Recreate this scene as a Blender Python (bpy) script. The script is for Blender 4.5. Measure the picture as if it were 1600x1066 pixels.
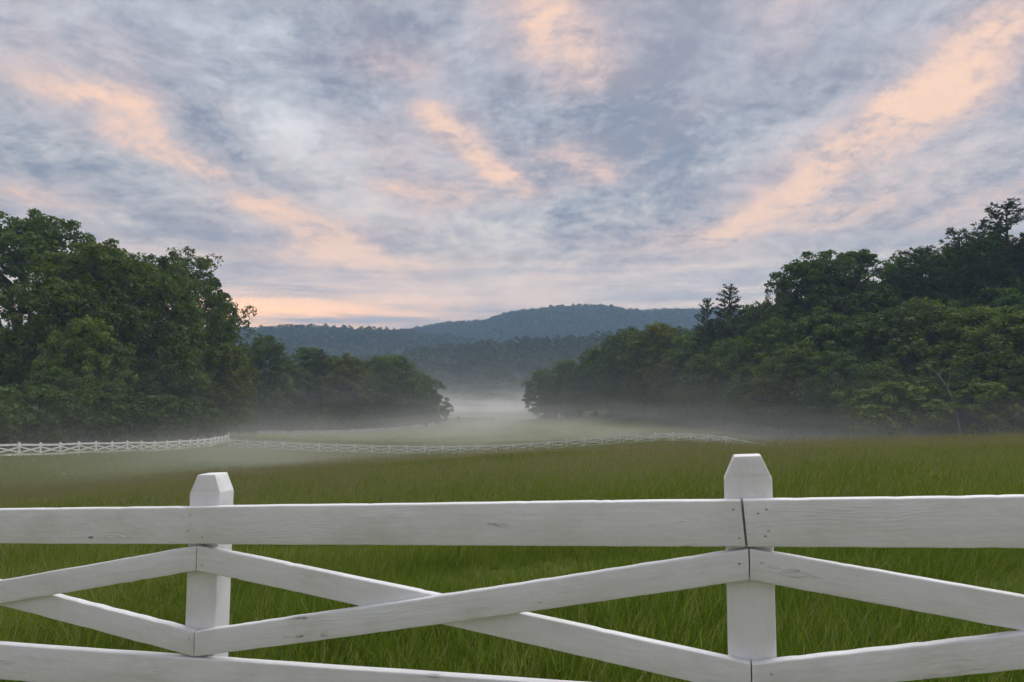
import bpy, math, random
import numpy as np
from mathutils import Vector, Matrix

for o in list(bpy.data.objects):
    bpy.data.objects.remove(o)
scene = bpy.context.scene
R = math.radians

# ------------------------------------------------------------------ camera
F = 1100.0            # focal length in pixels of the 1600 px wide photograph
PITCH = math.atan(67.0 / F)
EYE = 1.45
cam_data = bpy.data.cameras.new('camera')
cam_data.sensor_width = 36.0
cam_data.lens = 36.0 * F / 1600.0
cam_data.clip_start = 0.05
cam_data.clip_end = 9000
cam = bpy.data.objects.new('camera', cam_data)
scene.collection.objects.link(cam)
cam.location = (0, 0, EYE)
cam.rotation_euler = (math.pi / 2 + PITCH, 0, 0)
scene.camera = cam


def ray(px, py):
    """direction in the world for a pixel of the photograph (y forward)"""
    cx, cy = px - 800.0, 533.0 - py
    return np.array([cx, F * math.cos(PITCH) - cy * math.sin(PITCH),
                     cy * math.cos(PITCH) + F * math.sin(PITCH)])


def at(px, py, d):
    """point (relative to the ground datum) seen at that pixel at depth d"""
    r = ray(px, py)
    p = r * (d / r[1])
    return np.array([p[0], p[1], p[2] + EYE])


# ------------------------------------------------------------------ world: sunset clouds over a Nishita sky
SUN_ELEV, SUN_AZ = R(58), R(38)      # azimuth clockwise from +y (soft light through high cloud, from the right)
world = bpy.data.worlds.new('World')
scene.world = world
world.use_nodes = True
wn, wl = world.node_tree.nodes, world.node_tree.links
wn.clear()


class NG:
    """small helper for writing node maths"""
    def __init__(self, nodes, links):
        self.n, self.l = nodes, links

    def _set(self, sock, v):
        if isinstance(v, bpy.types.NodeSocket):
            self.l.new(v, sock)
        else:
            sock.default_value = v

    def m(self, op, a, b=None, c=None, clamp=False):
        nd = self.n.new('ShaderNodeMath'); nd.operation = op; nd.use_clamp = clamp
        for i, v in enumerate((a, b, c)):
            if v is not None:
                self._set(nd.inputs[i], v)
        return nd.outputs[0]

    def mapr(self, v, a, b, c=0.0, d=1.0, smooth=True):
        nd = self.n.new('ShaderNodeMapRange')
        nd.interpolation_type = 'SMOOTHSTEP' if smooth else 'LINEAR'
        self._set(nd.inputs[0], v)
        for i, x in enumerate((a, b, c, d)):
            self._set(nd.inputs[i + 1], x)
        return nd.outputs[0]

    def mix(self, f, a, b, blend='MIX'):
        nd = self.n.new('ShaderNodeMix'); nd.data_type = 'RGBA'; nd.blend_type = blend
        self._set(nd.inputs[0], f)
        for i, v in ((6, a), (7, b)):
            if isinstance(v, tuple) and len(v) == 3:
                v = (*v, 1)
            self._set(nd.inputs[i], v)
        return nd.outputs[2]

    def xyz(self, x, y, z):
        nd = self.n.new('ShaderNodeCombineXYZ')
        for i, v in enumerate((x, y, z)):
            self._set(nd.inputs[i], v)
        return nd.outputs[0]

    def noise(self, vec, scale, detail=4, rough=0.5, dist=0.0, lac=2.0, dim='3D'):
        nd = self.n.new('ShaderNodeTexNoise'); nd.noise_dimensions = dim
        self._set(nd.inputs['Vector'], vec)
        nd.inputs['Scale'].default_value = scale
        nd.inputs['Detail'].default_value = detail
        nd.inputs['Roughness'].default_value = rough
        nd.inputs['Lacunarity'].default_value = lac
        nd.inputs['Distortion'].default_value = dist
        return nd.outputs[0]

    def sep(self, vec):
        nd = self.n.new('ShaderNodeSeparateXYZ')
        self._set(nd.inputs[0], vec)
        return nd.outputs


W = NG(wn, wl)
SOFT = 0.07
tc = wn.new('ShaderNodeTexCoord')
sx, sy, sz = W.sep(tc.outputs['Generated'])
zpos = W.m('MAXIMUM', sz, 0.0)
zc = W.m('ADD', zpos, SOFT)
U = W.m('DIVIDE', sx, zc)
V = W.m('DIVIDE', sy, zc)


def uv(px, py):
    r = ray(px, py); r = r / np.linalg.norm(r)
    z = max(r[2], 0) + SOFT
    return r[0] / z, r[1] / z


# warp so that bands get ragged edges
wv = W.xyz(U, V, 0.0)
w1 = W.noise(wv, 1.3, 1, 0.5, dim='2D')
w2 = W.noise(W.xyz(W.m('ADD', V, 17.3), U, 0.0), 1.3, 1, 0.5, dim='2D')
Uw = W.m('MULTIPLY_ADD', W.m('SUBTRACT', w1, 0.5), 0.22, U)
Vw = W.m('MULTIPLY_ADD', W.m('SUBTRACT', w2, 0.5), 0.22, V)

big = W.noise(W.xyz(Uw, W.m('MULTIPLY', Vw, 0.6), 0.0), 1.15, 3, 0.6, dim='2D')
zf = W.m('ADD', zpos, 0.30)
Uf = W.m('MULTIPLY_ADD', W.m('SUBTRACT', w1, 0.5), 0.10, W.m('DIVIDE', sx, zf))
Vf = W.m('MULTIPLY_ADD', W.m('SUBTRACT', w2, 0.5), 0.10, W.m('DIVIDE', sy, zf))
mid = W.noise(W.xyz(W.m('ADD', Uw, 31.7), W.m('MULTIPLY', Vw, 0.45), 0.0), 3.2, 4, 0.62, dim='2D')
fine = W.noise(W.xyz(W.m('ADD', Uf, 63.1), W.m('MULTIPLY', Vf, 1.15), 0.0), 15.0, 5, 0.72, dim='2D')


def band(p, q, width, power=1.0):
    """soft cloud bank along the segment p-q (given as photo pixels, laid out on the cloud deck)"""
    (u0, v0), (u1, v1) = uv(*p), uv(*q)
    L = math.hypot(u1 - u0, v1 - v0)
    tx, ty = (u1 - u0) / L, (v1 - v0) / L
    du = W.m('SUBTRACT', Uw, u0); dv = W.m('SUBTRACT', Vw, v0)
    along = W.m('ADD', W.m('MULTIPLY', du, tx), W.m('MULTIPLY', dv, ty))
    across = W.m('ADD', W.m('MULTIPLY', du, -ty), W.m('MULTIPLY', dv, tx))
    over = W.m('MAXIMUM', W.m('MAXIMUM', W.m('MULTIPLY', along, -1.0), W.m('SUBTRACT', along, L)), 0.0)
    d2 = W.m('ADD', W.m('MULTIPLY', across, across), W.m('MULTIPLY', over, over))
    g = W.m('POWER', 2.71828, W.m('MULTIPLY', d2, -1.0 / (width * width)))
    return W.m('MULTIPLY', g, power)


def total(items):
    s = items[0]
    for i in items[1:]:
        s = W.m('ADD', s, i)
    return s


salmon = total([
    band((1590, 50), (1430, 160), 0.13, 0.95),
    band((1430, 160), (1130, 365), 0.16, 1.35),
    band((1480, 250), (1260, 350), 0.25, 0.4),
    band((1060, 380), (1080, 400), 0.3, 0.5),
    band((1290, 350), (1360, 330), 0.2, 0.45),
    band((850, 10), (900, 130), 0.10, 0.65),
    band((700, 165), (770, 270), 0.08, 1.1),
    band((770, 275), (815, 305), 0.11, 0.7),
    band((870, 240), (920, 280), 0.11, 0.65),
    band((600, 80), (660, 90), 0.10, 0.5),
    band((40, 140), (170, 165), 0.11, 0.95),
    band((180, 205), (330, 270), 0.12, 0.9),
    band((400, 320), (560, 395), 0.16, 1.1),
    band((520, 400), (640, 420), 0.32, 1.1),
    band((620, 210), (680, 320), 0.13, 0.4),
    band((20, 300), (60, 310), 0.2, 0.6),
    band((650, 300), (720, 310), 0.16, 0.6),
    band((470, 330), (600, 340), 0.3, 0.45),
    band((560, 470), (620, 478), 0.8, 0.6),
    band((1590, 300), (1500, 345), 0.2, 0.5),
])
palef = total([
    band((330, 60), (450, 190), 0.15, 0.9),
    band((450, 190), (560, 330), 0.15, 1.3),
    band((470, 350), (600, 330), 0.25, 1.5),
    band((140, 250), (300, 300), 0.2, 0.6),
    band((690, 340), (800, 370), 0.3, 0.4),
    band((960, 450), (1040, 440), 0.8, 0.8),
])
darkf = total([
    band((150, 110), (480, 290), 0.13, 0.7),
    band((330, 355), (500, 375), 0.3, 0.9),
    band((980, 120), (1050, 330), 0.5, 0.35),
    band((520, 30), (600, 60), 0.2, 0.5),
    band((0, 240), (60, 260), 0.2, 0.5),
    band((1480, 200), (1550, 150), 0.12, 0.5),
])
tex = W.m('ADD', W.m('MULTIPLY', mid, 0.50), W.m('MULTIPLY', fine, 0.55))
tone = W.m('ADD', W.m('MULTIPLY', big, 0.42), tex)
tone = W.m('SUBTRACT', tone, W.m('MULTIPLY', darkf, 0.09))
tone = W.m('ADD', tone, W.m('MULTIPLY', palef, 0.14))
t01 = W.mapr(tone, 0.57, 1.05, smooth=False)
lightc = W.mix(W.mapr(sz, 0.12, 0.42), (0.96, 0.84, 0.70), (0.76, 0.77, 0.79))
col = W.mix(t01, (0.235, 0.258, 0.320), lightc)
# patches of lavender
lav = W.mapr(W.noise(W.xyz(W.m('ADD', Uw, 95.0), Vw, 0.0), 1.0, 3, 0.6, dim='2D'), 0.45, 0.68)
col = W.mix(W.m('MULTIPLY', lav, 0.35), col, (0.43, 0.38, 0.42))
# sunlit salmon banks; elsewhere in the sky a few more of the same kind
generic = W.m('MULTIPLY', W.mapr(W.noise(W.xyz(W.m('MULTIPLY_ADD', Uw, 1.3, 140.0), W.m('MULTIPLY', Vw, 0.45), 0.0), 1.1, 4, 0.62, dim='2D'), 0.54, 0.8), 0.5)
sraw = W.m('ADD', salmon, generic)
mod = W.m('MULTIPLY', W.mapr(mid, 0.32, 0.66, 0.65, 1.25, smooth=False), W.mapr(fine, 0.36, 0.64, 0.68, 1.28, smooth=False))
pinkf = W.m('MINIMUM', W.m('MULTIPLY', W.m('MULTIPLY', W.m('POWER', sraw, 0.7), mod), 0.75), 0.85)
col = W.mix(pinkf, col, (0.70, 0.50, 0.46))
sf = W.m('MULTIPLY', sraw, mod)
col = W.mix(W.mapr(sf, 0.25, 1.65, 0.0, 0.82), col, (1.10, 0.71, 0.46))
# low sky: pink lavender with long thin streaks
streak = W.noise(W.xyz(W.m('MULTIPLY', sx, 2.2), W.m('MULTIPLY', sy, 2.2), W.m('MULTIPLY', sz, 30.0)), 1.6, 4, 0.6)
lowcol = W.mix(W.mapr(streak, 0.36, 0.64), (0.66, 0.58, 0.60), (1.48, 1.06, 0.78))
lowf = W.m('MULTIPLY', W.mapr(sz, 0.05, 0.24, 1.0, 0.0), 0.75)
col = W.mix(lowf, col, lowcol)
# afterglow low on the left where the sun went down
g = ray(410, 494); g = g / np.linalg.norm(g)
dx = W.m('MULTIPLY', W.m('SUBTRACT', sx, float(g[0])), 5.0)
dz = W.m('MULTIPLY', W.m('SUBTRACT', sz, float(g[2])), 40.0)
glow = W.m('POWER', 2.71828, W.m('MULTIPLY', W.m('ADD', W.m('MULTIPLY', dx, dx), W.m('MULTIPLY', dz, dz)), -1.0))
glow = W.m('MULTIPLY', glow, W.mapr(streak, 0.32, 0.58))
glow = W.m('MULTIPLY', glow, W.m('GREATER_THAN', sy, 0.0))
col = W.mix(glow, col, (2.5, 1.25, 0.50))

sky = wn.new('ShaderNodeTexSky')
sky.sky_type = 'NISHITA'
sky.sun_disc = False
sky.sun_elevation = SUN_ELEV
sky.sun_rotation = SUN_AZ
sky.altitude = 300
vs = wn.new('ShaderNodeVectorMath'); vs.operation = 'SCALE'
wl.new(col, vs.inputs[0]); vs.inputs['Scale'].default_value = 10.0
cover = W.mix(0.90, sky.outputs[0], vs.outputs[0])
bg = wn.new('ShaderNodeBackground')
bg.inputs['Strength'].default_value = 0.1
wl.new(cover, bg.inputs['Color'])
wo = wn.new('ShaderNodeOutputWorld')
wl.new(bg.outputs[0], wo.inputs[0])

# ------------------------------------------------------------------ sun (soft, through the cloud deck) and exposure
sun_data = bpy.data.lights.new('sun', 'SUN')
sun_data.energy = 2.4
sun_data.angle = R(70)
sun_data.color = (1.0, 0.95, 0.90)
sun = bpy.data.objects.new('sun', sun_data)
scene.collection.objects.link(sun)
sd = Vector((math.sin(SUN_AZ) * math.cos(SUN_ELEV), math.cos(SUN_AZ) * math.cos(SUN_ELEV), math.sin(SUN_ELEV)))
sun.rotation_euler = sd.to_track_quat('Z', 'Y').to_euler()
sun.location = (0, 0, 50)
vs_ = scene.view_settings
vs_.view_transform = 'Standard'
vs_.look = 'None'
vs_.exposure = 0.25
vs_.gamma = 1.0
vs_.use_curve_mapping = False
scene.render.engine = 'CYCLES'
scene.cycles.use_denoising = True
scene.cycles.max_bounces = 6
scene.cycles.diffuse_bounces = 3
scene.cycles.transmission_bounces = 4
scene.cycles.transparent_max_bounces = 8
scene.cycles.volume_bounces = 1
scene.cycles.use_adaptive_sampling = True
scene.cycles.adaptive_threshold = 0.04
scene.cycles.adaptive_min_samples = 12
world.cycles.sampling_method = 'MANUAL'
world.cycles.sample_map_resolution = 256
scene.cycles.sample_clamp_indirect = 4.0

# ------------------------------------------------------------------ object helpers
COL = scene.collection


def link(o, parent=None):
    COL.objects.link(o)
    if parent is not None:
        o.parent = parent
    return o


def tag(o, label=None, cat=None, group=None, kind=None):
    if label: o['label'] = label
    if cat: o['category'] = cat
    if group: o['group'] = group
    if kind: o['kind'] = kind
    return o


def empty(name, loc=(0, 0, 0)):
    o = bpy.data.objects.new(name, None)
    o.empty_display_size = 0.2
    o.location = loc
    return link(o)


def np_mesh(name, verts, quads=None, tris=None, attrs=None, smooth=False, mat=None):
    """mesh from numpy arrays; attrs: {name: per-vertex float or vector array}"""
    me = bpy.data.meshes.new(name)
    verts = np.asarray(verts, np.float32)
    loops, starts, totals, pos = [], [], [], 0
    for arr, k in ((quads, 4), (tris, 3)):
        if arr is not None and len(arr):
            arr = np.asarray(arr, np.int32)
            loops.append(arr.ravel())
            starts.append(pos + np.arange(len(arr), dtype=np.int32) * k)
            totals.append(np.full(len(arr), k, np.int32))
            pos += arr.size
    loops = np.concatenate(loops); starts = np.concatenate(starts); totals = np.concatenate(totals)
    me.vertices.add(len(verts)); me.vertices.foreach_set('co', verts.ravel())
    me.loops.add(len(loops)); me.loops.foreach_set('vertex_index', loops)
    me.polygons.add(len(starts)); me.polygons.foreach_set('loop_start', starts)
    try:
        me.polygons.foreach_set('loop_total', totals)
    except Exception:
        pass
    me.polygons.foreach_set('use_smooth', np.full(len(starts), smooth, bool))
    for k, a in (attrs or {}).items():
        a = np.asarray(a, np.float32)
        if a.ndim == 1:
            at_ = me.attributes.new(k, 'FLOAT', 'POINT'); at_.data.foreach_set('value', a)
        else:
            at_ = me.attributes.new(k, 'FLOAT_VECTOR', 'POINT'); at_.data.foreach_set('vector', a.ravel())
    me.update(calc_edges=True)
    me.validate()
    if mat is not None:
        me.materials.append(mat)
    return me


def new_mat(name):
    m = bpy.data.materials.new(name); m.use_nodes = True
    n = m.node_tree.nodes; n.clear()
    out = n.new('ShaderNodeOutputMaterial')
    g = NG(n, m.node_tree.links)
    return m, n, m.node_tree.links, g, out


def attr(n, name, typ='GEOMETRY'):
    a = n.new('ShaderNodeAttribute'); a.attribute_name = name; a.attribute_type = typ
    return a


# ------------------------------------------------------------------ materials
def mat_paint():
    m, n, l, g, out = new_mat('white_fence_paint')
    a = attr(n, 'grain')
    s, h, seed = g.sep(a.outputs['Vector'])
    v = g.xyz(g.m('MULTIPLY', s, 2.2), g.m('MULTIPLY', h, 42.0), seed)
    warp = g.noise(g.xyz(g.m('MULTIPLY', s, 3.0), g.m('MULTIPLY', h, 9.0), seed), 1.0, 3, 0.5)
    rings = g.m('SINE', g.m('ADD', g.m('MULTIPLY', h, 520.0), g.m('MULTIPLY', warp, 48.0)))
    patch = g.mapr(g.noise(g.xyz(g.m('MULTIPLY', s, 1.3), g.m('MULTIPLY', h, 5.0), g.m('ADD', seed, 40.0)), 1.0, 2), 0.5, 0.7)
    fineg = g.noise(v, 1.0, 5, 0.65)
    lump = g.noise(g.xyz(g.m('MULTIPLY', s, 26.0), g.m('MULTIPLY', h, 40.0), seed), 1.0, 3, 0.5)
    # paint cracks and flakes running with the grain
    fl = g.noise(g.xyz(g.m('MULTIPLY', s, 5.0), g.m('MULTIPLY', h, 34.0), g.m('ADD', seed, 11.0)), 1.0, 6, 0.6)
    crack = g.m('MULTIPLY', g.mapr(g.m('ABSOLUTE', g.m('SUBTRACT', fl, 0.62)), 0.0, 0.012, 1.0, 0.0),
                g.mapr(g.noise(g.xyz(g.m('MULTIPLY', s, 2.4), g.m('MULTIPLY', h, 8.0), g.m('ADD', seed, 5.0)), 1.0, 2), 0.60, 0.72))
    # small dark nicks
    vor = n.new('ShaderNodeTexVoronoi'); vor.feature = 'F1'
    l.new(g.xyz(g.m('MULTIPLY', s, 4.5), g.m('MULTIPLY', h, 14.0), seed), vor.inputs['Vector'])
    vor.inputs['Scale'].default_value = 1.0
    rnd = g.sep(vor.outputs['Color'])[0]
    nick = g.m('MULTIPLY', g.mapr(vor.outputs['Distance'], 0.03, 0.075, 1.0, 0.0), g.m('GREATER_THAN', rnd, 0.78))
    # knots with growth rings
    kn = n.new('ShaderNodeTexVoronoi'); kn.feature = 'F1'
    l.new(g.xyz(g.m('MULTIPLY', s, 1.9), g.m('MULTIPLY', h, 6.0), g.m('ADD', seed, 3.3)), kn.inputs['Vector'])
    kn.inputs['Scale'].default_value = 1.0
    kd = g.m('ADD', kn.outputs['Distance'], g.m('MULTIPLY', warp, 0.10))
    kmask = g.m('MULTIPLY', g.mapr(kd, 0.08, 0.34, 1.0, 0.0), g.m('GREATER_THAN', g.sep(kn.outputs['Color'])[1], 0.6))
    knot = g.m('MULTIPLY', g.m('SINE', g.m('MULTIPLY', kd, 120.0)), kmask)
    stain = g.mapr(g.noise(g.xyz(g.m('MULTIPLY', s, 2.0), g.m('MULTIPLY', h, 3.0), g.m('ADD', seed, 77.0)), 1.6, 5, 0.6), 0.42, 0.8)
    col = g.mix(g.m('MULTIPLY', stain, 0.85), (0.775, 0.78, 0.795), (0.63, 0.615, 0.59))
    col = g.mix(g.m('MULTIPLY', g.mapr(fineg, 0.5, 0.8), 0.16), col, (0.60, 0.58, 0.55))
    col = g.mix(g.m('MULTIPLY', crack, 0.18), col, (0.5, 0.46, 0.40))
    col = g.mix(g.m('MULTIPLY', kmask, 0.22), col, (0.58, 0.53, 0.46))
    col = g.mix(g.m('MULTIPLY', nick, 0.8), col, (0.12, 0.10, 0.085))
    hgt = g.m('ADD', g.m('MULTIPLY', fineg, 0.5), g.m('MULTIPLY', g.m('MULTIPLY', rings, patch), 0.05))
    hgt = g.m('ADD', hgt, g.m('MULTIPLY', knot, 0.16))
    hgt = g.m('ADD', hgt, g.m('MULTIPLY', lump, 0.5))
    dents = g.noise(g.xyz(g.m('MULTIPLY', s, 9.0), g.m('MULTIPLY', h, 14.0), g.m('ADD', seed, 21.0)), 1.0, 2, 0.5)
    hgt = g.m('ADD', hgt, g.m('MULTIPLY', dents, 1.6))
    hgt = g.m('SUBTRACT', hgt, g.m('MULTIPLY', crack, 0.7))
    hgt = g.m('SUBTRACT', hgt, g.m('MULTIPLY', nick, 1.6))
    b = n.new('ShaderNodeBump'); b.inputs['Strength'].default_value = 1.0; b.inputs['Distance'].default_value = 0.0034
    l.new(hgt, b.inputs['Height'])
    p = n.new('ShaderNodeBsdfPrincipled')
    l.new(col, p.inputs['Base Color']); l.new(b.outputs[0], p.inputs['Normal'])
    p.inputs['Roughness'].default_value = 0.5
    p.inputs['Specular IOR Level'].default_value = 0.35
    l.new(p.outputs[0], out.inputs[0])
    return m


def simple_mat(name, c1, c2, scale, rough=0.8, bump=0.0):
    m, n, l, g, out = new_mat(name)
    tcn = n.new('ShaderNodeTexCoord')
    f = g.noise(tcn.outputs['Object'], scale, 6, 0.6)
    p = n.new('ShaderNodeBsdfPrincipled')
    l.new(g.mix(g.mapr(f, 0.3, 0.7), c1, c2), p.inputs['Base Color'])
    p.inputs['Roughness'].default_value = rough
    p.inputs['Specular IOR Level'].default_value = 0.2
    if bump:
        b = n.new('ShaderNodeBump'); b.inputs['Distance'].default_value = bump
        l.new(f, b.inputs['Height']); l.new(b.outputs[0], p.inputs['Normal'])
    l.new(p.outputs[0], out.inputs[0])
    return m


def mat_leaf(name, dark, light, trans=0.3):
    """leaf colour varies from leaf to leaf (tint) and from tree to tree (object colour)"""
    m, n, l, g, out = new_mat(name)
    t = attr(n, 'tint').outputs['Fac']
    oi = n.new('ShaderNodeObjectInfo')
    col = g.mix(t, dark, light)
    col = g.mix(1.0, col, oi.outputs['Color'], 'MULTIPLY')
    d = n.new('ShaderNodeBsdfDiffuse'); l.new(col, d.inputs['Color'])
    tr = n.new('ShaderNodeBsdfTranslucent'); l.new(g.mix(1.0, col, (1.1, 1.2, 0.6), 'MULTIPLY'), tr.inputs['Color'])
    gl = n.new('ShaderNodeBsdfGlossy'); gl.inputs['Roughness'].default_value = 0.45
    gl.inputs['Color'].default_value = (0.5, 0.55, 0.5, 1)
    ms = n.new('ShaderNodeMixShader'); ms.inputs[0].default_value = trans
    l.new(d.outputs[0], ms.inputs[1]); l.new(tr.outputs[0], ms.inputs[2])
    m2 = n.new('ShaderNodeMixShader'); m2.inputs[0].default_value = 0.025
    l.new(ms.outputs[0], m2.inputs[1]); l.new(gl.outputs[0], m2.inputs[2])
    l.new(m2.outputs[0], out.inputs[0])
    return m


def mat_grass():
    m, n, l, g, out = new_mat('grass_blades')
    t = attr(n, 'tint').outputs['Fac']
    k = attr(n, 'tone', 'INSTANCER').outputs['Fac']
    ramp = n.new('ShaderNodeValToRGB')
    e = ramp.color_ramp.elements
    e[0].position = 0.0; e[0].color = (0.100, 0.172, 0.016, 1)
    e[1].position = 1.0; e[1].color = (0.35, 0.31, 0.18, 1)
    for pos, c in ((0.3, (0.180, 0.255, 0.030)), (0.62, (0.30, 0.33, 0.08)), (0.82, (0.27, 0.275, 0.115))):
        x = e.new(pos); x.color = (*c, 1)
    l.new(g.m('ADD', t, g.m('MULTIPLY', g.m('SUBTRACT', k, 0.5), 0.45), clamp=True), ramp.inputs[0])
    d = n.new('ShaderNodeBsdfDiffuse'); l.new(ramp.outputs[0], d.inputs['Color'])
    tr = n.new('ShaderNodeBsdfTranslucent'); l.new(ramp.outputs[0], tr.inputs['Color'])
    ms = n.new('ShaderNodeMixShader'); ms.inputs[0].default_value = 0.45
    l.new(d.outputs[0], ms.inputs[1]); l.new(tr.outputs[0], ms.inputs[2])
    l.new(ms.outputs[0], out.inputs[0])
    return m


def mat_ground():
    m, n, l, g, out = new_mat('meadow_turf')
    tcn = n.new('ShaderNodeTexCoord')
    a = g.noise(tcn.outputs['Object'], 0.12, 6, 0.6)
    b = g.noise(tcn.outputs['Object'], 2.5, 6, 0.65)
    c = g.mix(g.mapr(a, 0.35, 0.65), (0.085, 0.115, 0.028), (0.125, 0.140, 0.045))
    c = g.mix(g.m('MULTIPLY', g.mapr(b, 0.45, 0.75), 0.6), c, (0.17, 0.145, 0.065))
    p = n.new('ShaderNodeBsdfDiffuse')
    l.new(c, p.inputs['Color'])
    bp = n.new('ShaderNodeBump'); bp.inputs['Distance'].default_value = 0.15; bp.inputs['Strength'].default_value = 0.6
    l.new(b, bp.inputs['Height']); l.new(bp.outputs[0], p.inputs['Normal'])
    l.new(p.outputs[0], out.inputs[0])
    return m


def mat_volume(name, density, color, aniso=0.0):
    m, n, l, g, out = new_mat(name)
    v = n.new('ShaderNodeVolumePrincipled')
    v.inputs['Density'].default_value = density
    v.inputs['Color'].default_value = (*color, 1)
    v.inputs['Anisotropy'].default_value = aniso
    l.new(v.outputs[0], out.inputs['Volume'])
    return m


M_PAINT = mat_paint()
M_FARPAINT = simple_mat('weathered_white_paint', (0.80, 0.80, 0.79), (0.66, 0.65, 0.62), 3.0, 0.6)
M_NAIL = simple_mat('rusty_nail_head', (0.30, 0.27, 0.24), (0.5, 0.48, 0.46), 90.0, 0.7)
M_BARK = simple_mat('bark', (0.045, 0.038, 0.030), (0.11, 0.095, 0.078), 3.0, 0.9, 0.03)
M_DEADWOOD = simple_mat('bleached_dead_wood', (0.24, 0.22, 0.20), (0.15, 0.135, 0.12), 2.0, 0.85, 0.02)
M_LEAF = mat_leaf('broadleaf_foliage', (0.066, 0.098, 0.024), (0.158, 0.200, 0.052))
M_NEEDLE = mat_leaf('pine_needles', (0.048, 0.068, 0.024), (0.100, 0.120, 0.040), 0.15)
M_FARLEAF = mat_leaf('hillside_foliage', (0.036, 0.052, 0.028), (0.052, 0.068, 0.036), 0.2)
M_GRASS = mat_grass()
M_GROUND = mat_ground()
M_FOREST_FLOOR = simple_mat('forest_floor', (0.035, 0.040, 0.018), (0.06, 0.055, 0.03), 0.05, 0.95)

# ------------------------------------------------------------------ terrain (thin plate spline through surveyed heights)
CP = np.array([
    # near field, falling to the left (heights relative to the eye)
    (0, 0, -1.44), (0.72, 2.14, -1.42), (-1.2, 2.72, -1.54), (-3.1, 3.3, -1.66), (2.6, 1.6, -1.30), (0, -12, -1.2),
    (-12, -4, -2.1), (12, -4, -0.7), (-14, 10, -3.0), (14, 10, -1.25), (0, 12, -2.02), (0, 20, -2.45),
    (11, 28, -2.78), (22, 28, -2.45), (0, 30, -3.25), (-10, 30, -4.0), (-22, 30, -4.9), (36, 30, -1.8), (20, 16, -1.5),
    # swale beyond the crest
    (0, 45, -5.4), (0, 58, -7.0), (30, 45, -4.3), (40, 60, -6.3), (14, 52, -5.4), (-18, 45, -5.9), (-26, 38, -5.5), (-36, 50, -5.35), (-45, 40, -5.0),
    (-20, 62, -7.2), (-34, 75, -6.95), (-36, 90, -7.5), (-32, 80, -7.3), (-17, 80, -7.95), (0, 80, -7.85), (11.6, 80, -6.95), (17.5, 80, -6.6), (24, 80, -7.0), (31, 81, -8.3),
    (55, 95, -7.4), (75, 88, -6.6), (30, 120, -8.4),
    # valley floor
    (-60, 80, -6.0), (-40, 110, -8.2), (-15, 110, -8.7), (-58, 140, -9.2), (-18, 180, -9.5), (0, 135, -9.3), (2, 185, -9.6), (0, 250, -10.6),
    (20, 215, -9.0), (-30, 240, -10), (0, 320, -11.5),
    # wooded slopes
    (62, 130, -4.0), (90, 120, 2.0), (100, 180, 11), (60, 200, 2.5), (150, 150, 19), (120, 90, 2), (200, 60, 12), (220, 250, 28),
    (-80, 100, -4.5), (-120, 120, 0), (-75, 175, -7), (-45, 215, -8), (-130, 220, 2), (-110, 40, -3), (-60, 0, -4),
    (120, 0, 2), (0, -60, 0), (-120, -60, -3), (120, -60, 4), (-220, 320, 2), (220, 400, 24), (0, 450, -12), (-300, 100, 8), (300, 0, 18),
], float)


def tps_fit(P):
    n = len(P)
    r = np.hypot(P[:, None, 0] - P[None, :, 0], P[:, None, 1] - P[None, :, 1])
    K = np.where(r > 0, r * r * np.log(r + 1e-9), 0) + np.eye(n) * 2.0
    A = np.zeros((n + 3, n + 3)); A[:n, :n] = K
    A[:n, n] = 1; A[:n, n + 1:] = P[:, :2]; A[n:, :n] = A[:n, n:].T
    b = np.zeros(n + 3); b[:n] = P[:, 2]
    return np.linalg.solve(A, b)


TW = tps_fit(CP)


def ground_z(x, y):
    """ground height at (x, y), metres above the datum at the photographer's feet"""
    x = np.asarray(x, float); y = np.asarray(y, float)
    sh = np.broadcast(x, y).shape
    xf = np.broadcast_to(x, sh).ravel(); yf = np.broadcast_to(y, sh).ravel()
    z = TW[len(CP)] + TW[len(CP) + 1] * xf + TW[len(CP) + 2] * yf
    for i, (cx, cy, _) in enumerate(CP):
        r2 = (xf - cx) ** 2 + (yf - cy) ** 2
        z += TW[i] * 0.5 * r2 * np.log(r2 + 1e-9)
    d = np.hypot(xf, yf)
    k = np.clip((d - 260) / 240, 0, 1); k = k * k * (3 - 2 * k)
    z = z * (1 - k) + (-12.0) * k
    # small swells of the meadow
    z += 0.05 * np.sin(xf * 0.9 + 1.3 * np.sin(yf * 0.31)) * np.sin(yf * 0.7 + 0.8) * np.clip(d / 8 - 0.4, 0, 1)
    return (z + EYE).reshape(sh)


def gz(x, y):
    return float(ground_z(np.array([x]), np.array([y]))[0])


nx, ny = 300, 360
tx = np.linspace(-1, 1, nx); X1 = 14 * np.sinh(tx * math.asinh(3200 / 14))
ty = np.linspace(math.asinh(-120 / 22), math.asinh(3200 / 22), ny); Y1 = 22 * np.sinh(ty)
GX, GY = np.meshgrid(X1, Y1)
GZ = ground_z(GX, GY)
idx = np.arange(nx * ny).reshape(ny, nx)
gq = np.stack([idx[:-1, :-1], idx[:-1, 1:], idx[1:, 1:], idx[1:, :-1]], -1).reshape(-1, 4)
ground = link(bpy.data.objects.new('ground', np_mesh('ground', np.stack([GX, GY, GZ], -1).reshape(-1, 3), gq, smooth=True, mat=M_GROUND)))
tag(ground, 'rolling green meadow dropping into a misty valley', 'meadow', kind='structure')

# ------------------------------------------------------------------ leaf and branch builders
def unit(v):
    return v / (np.linalg.norm(v, axis=-1, keepdims=True) + 1e-9)


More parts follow.
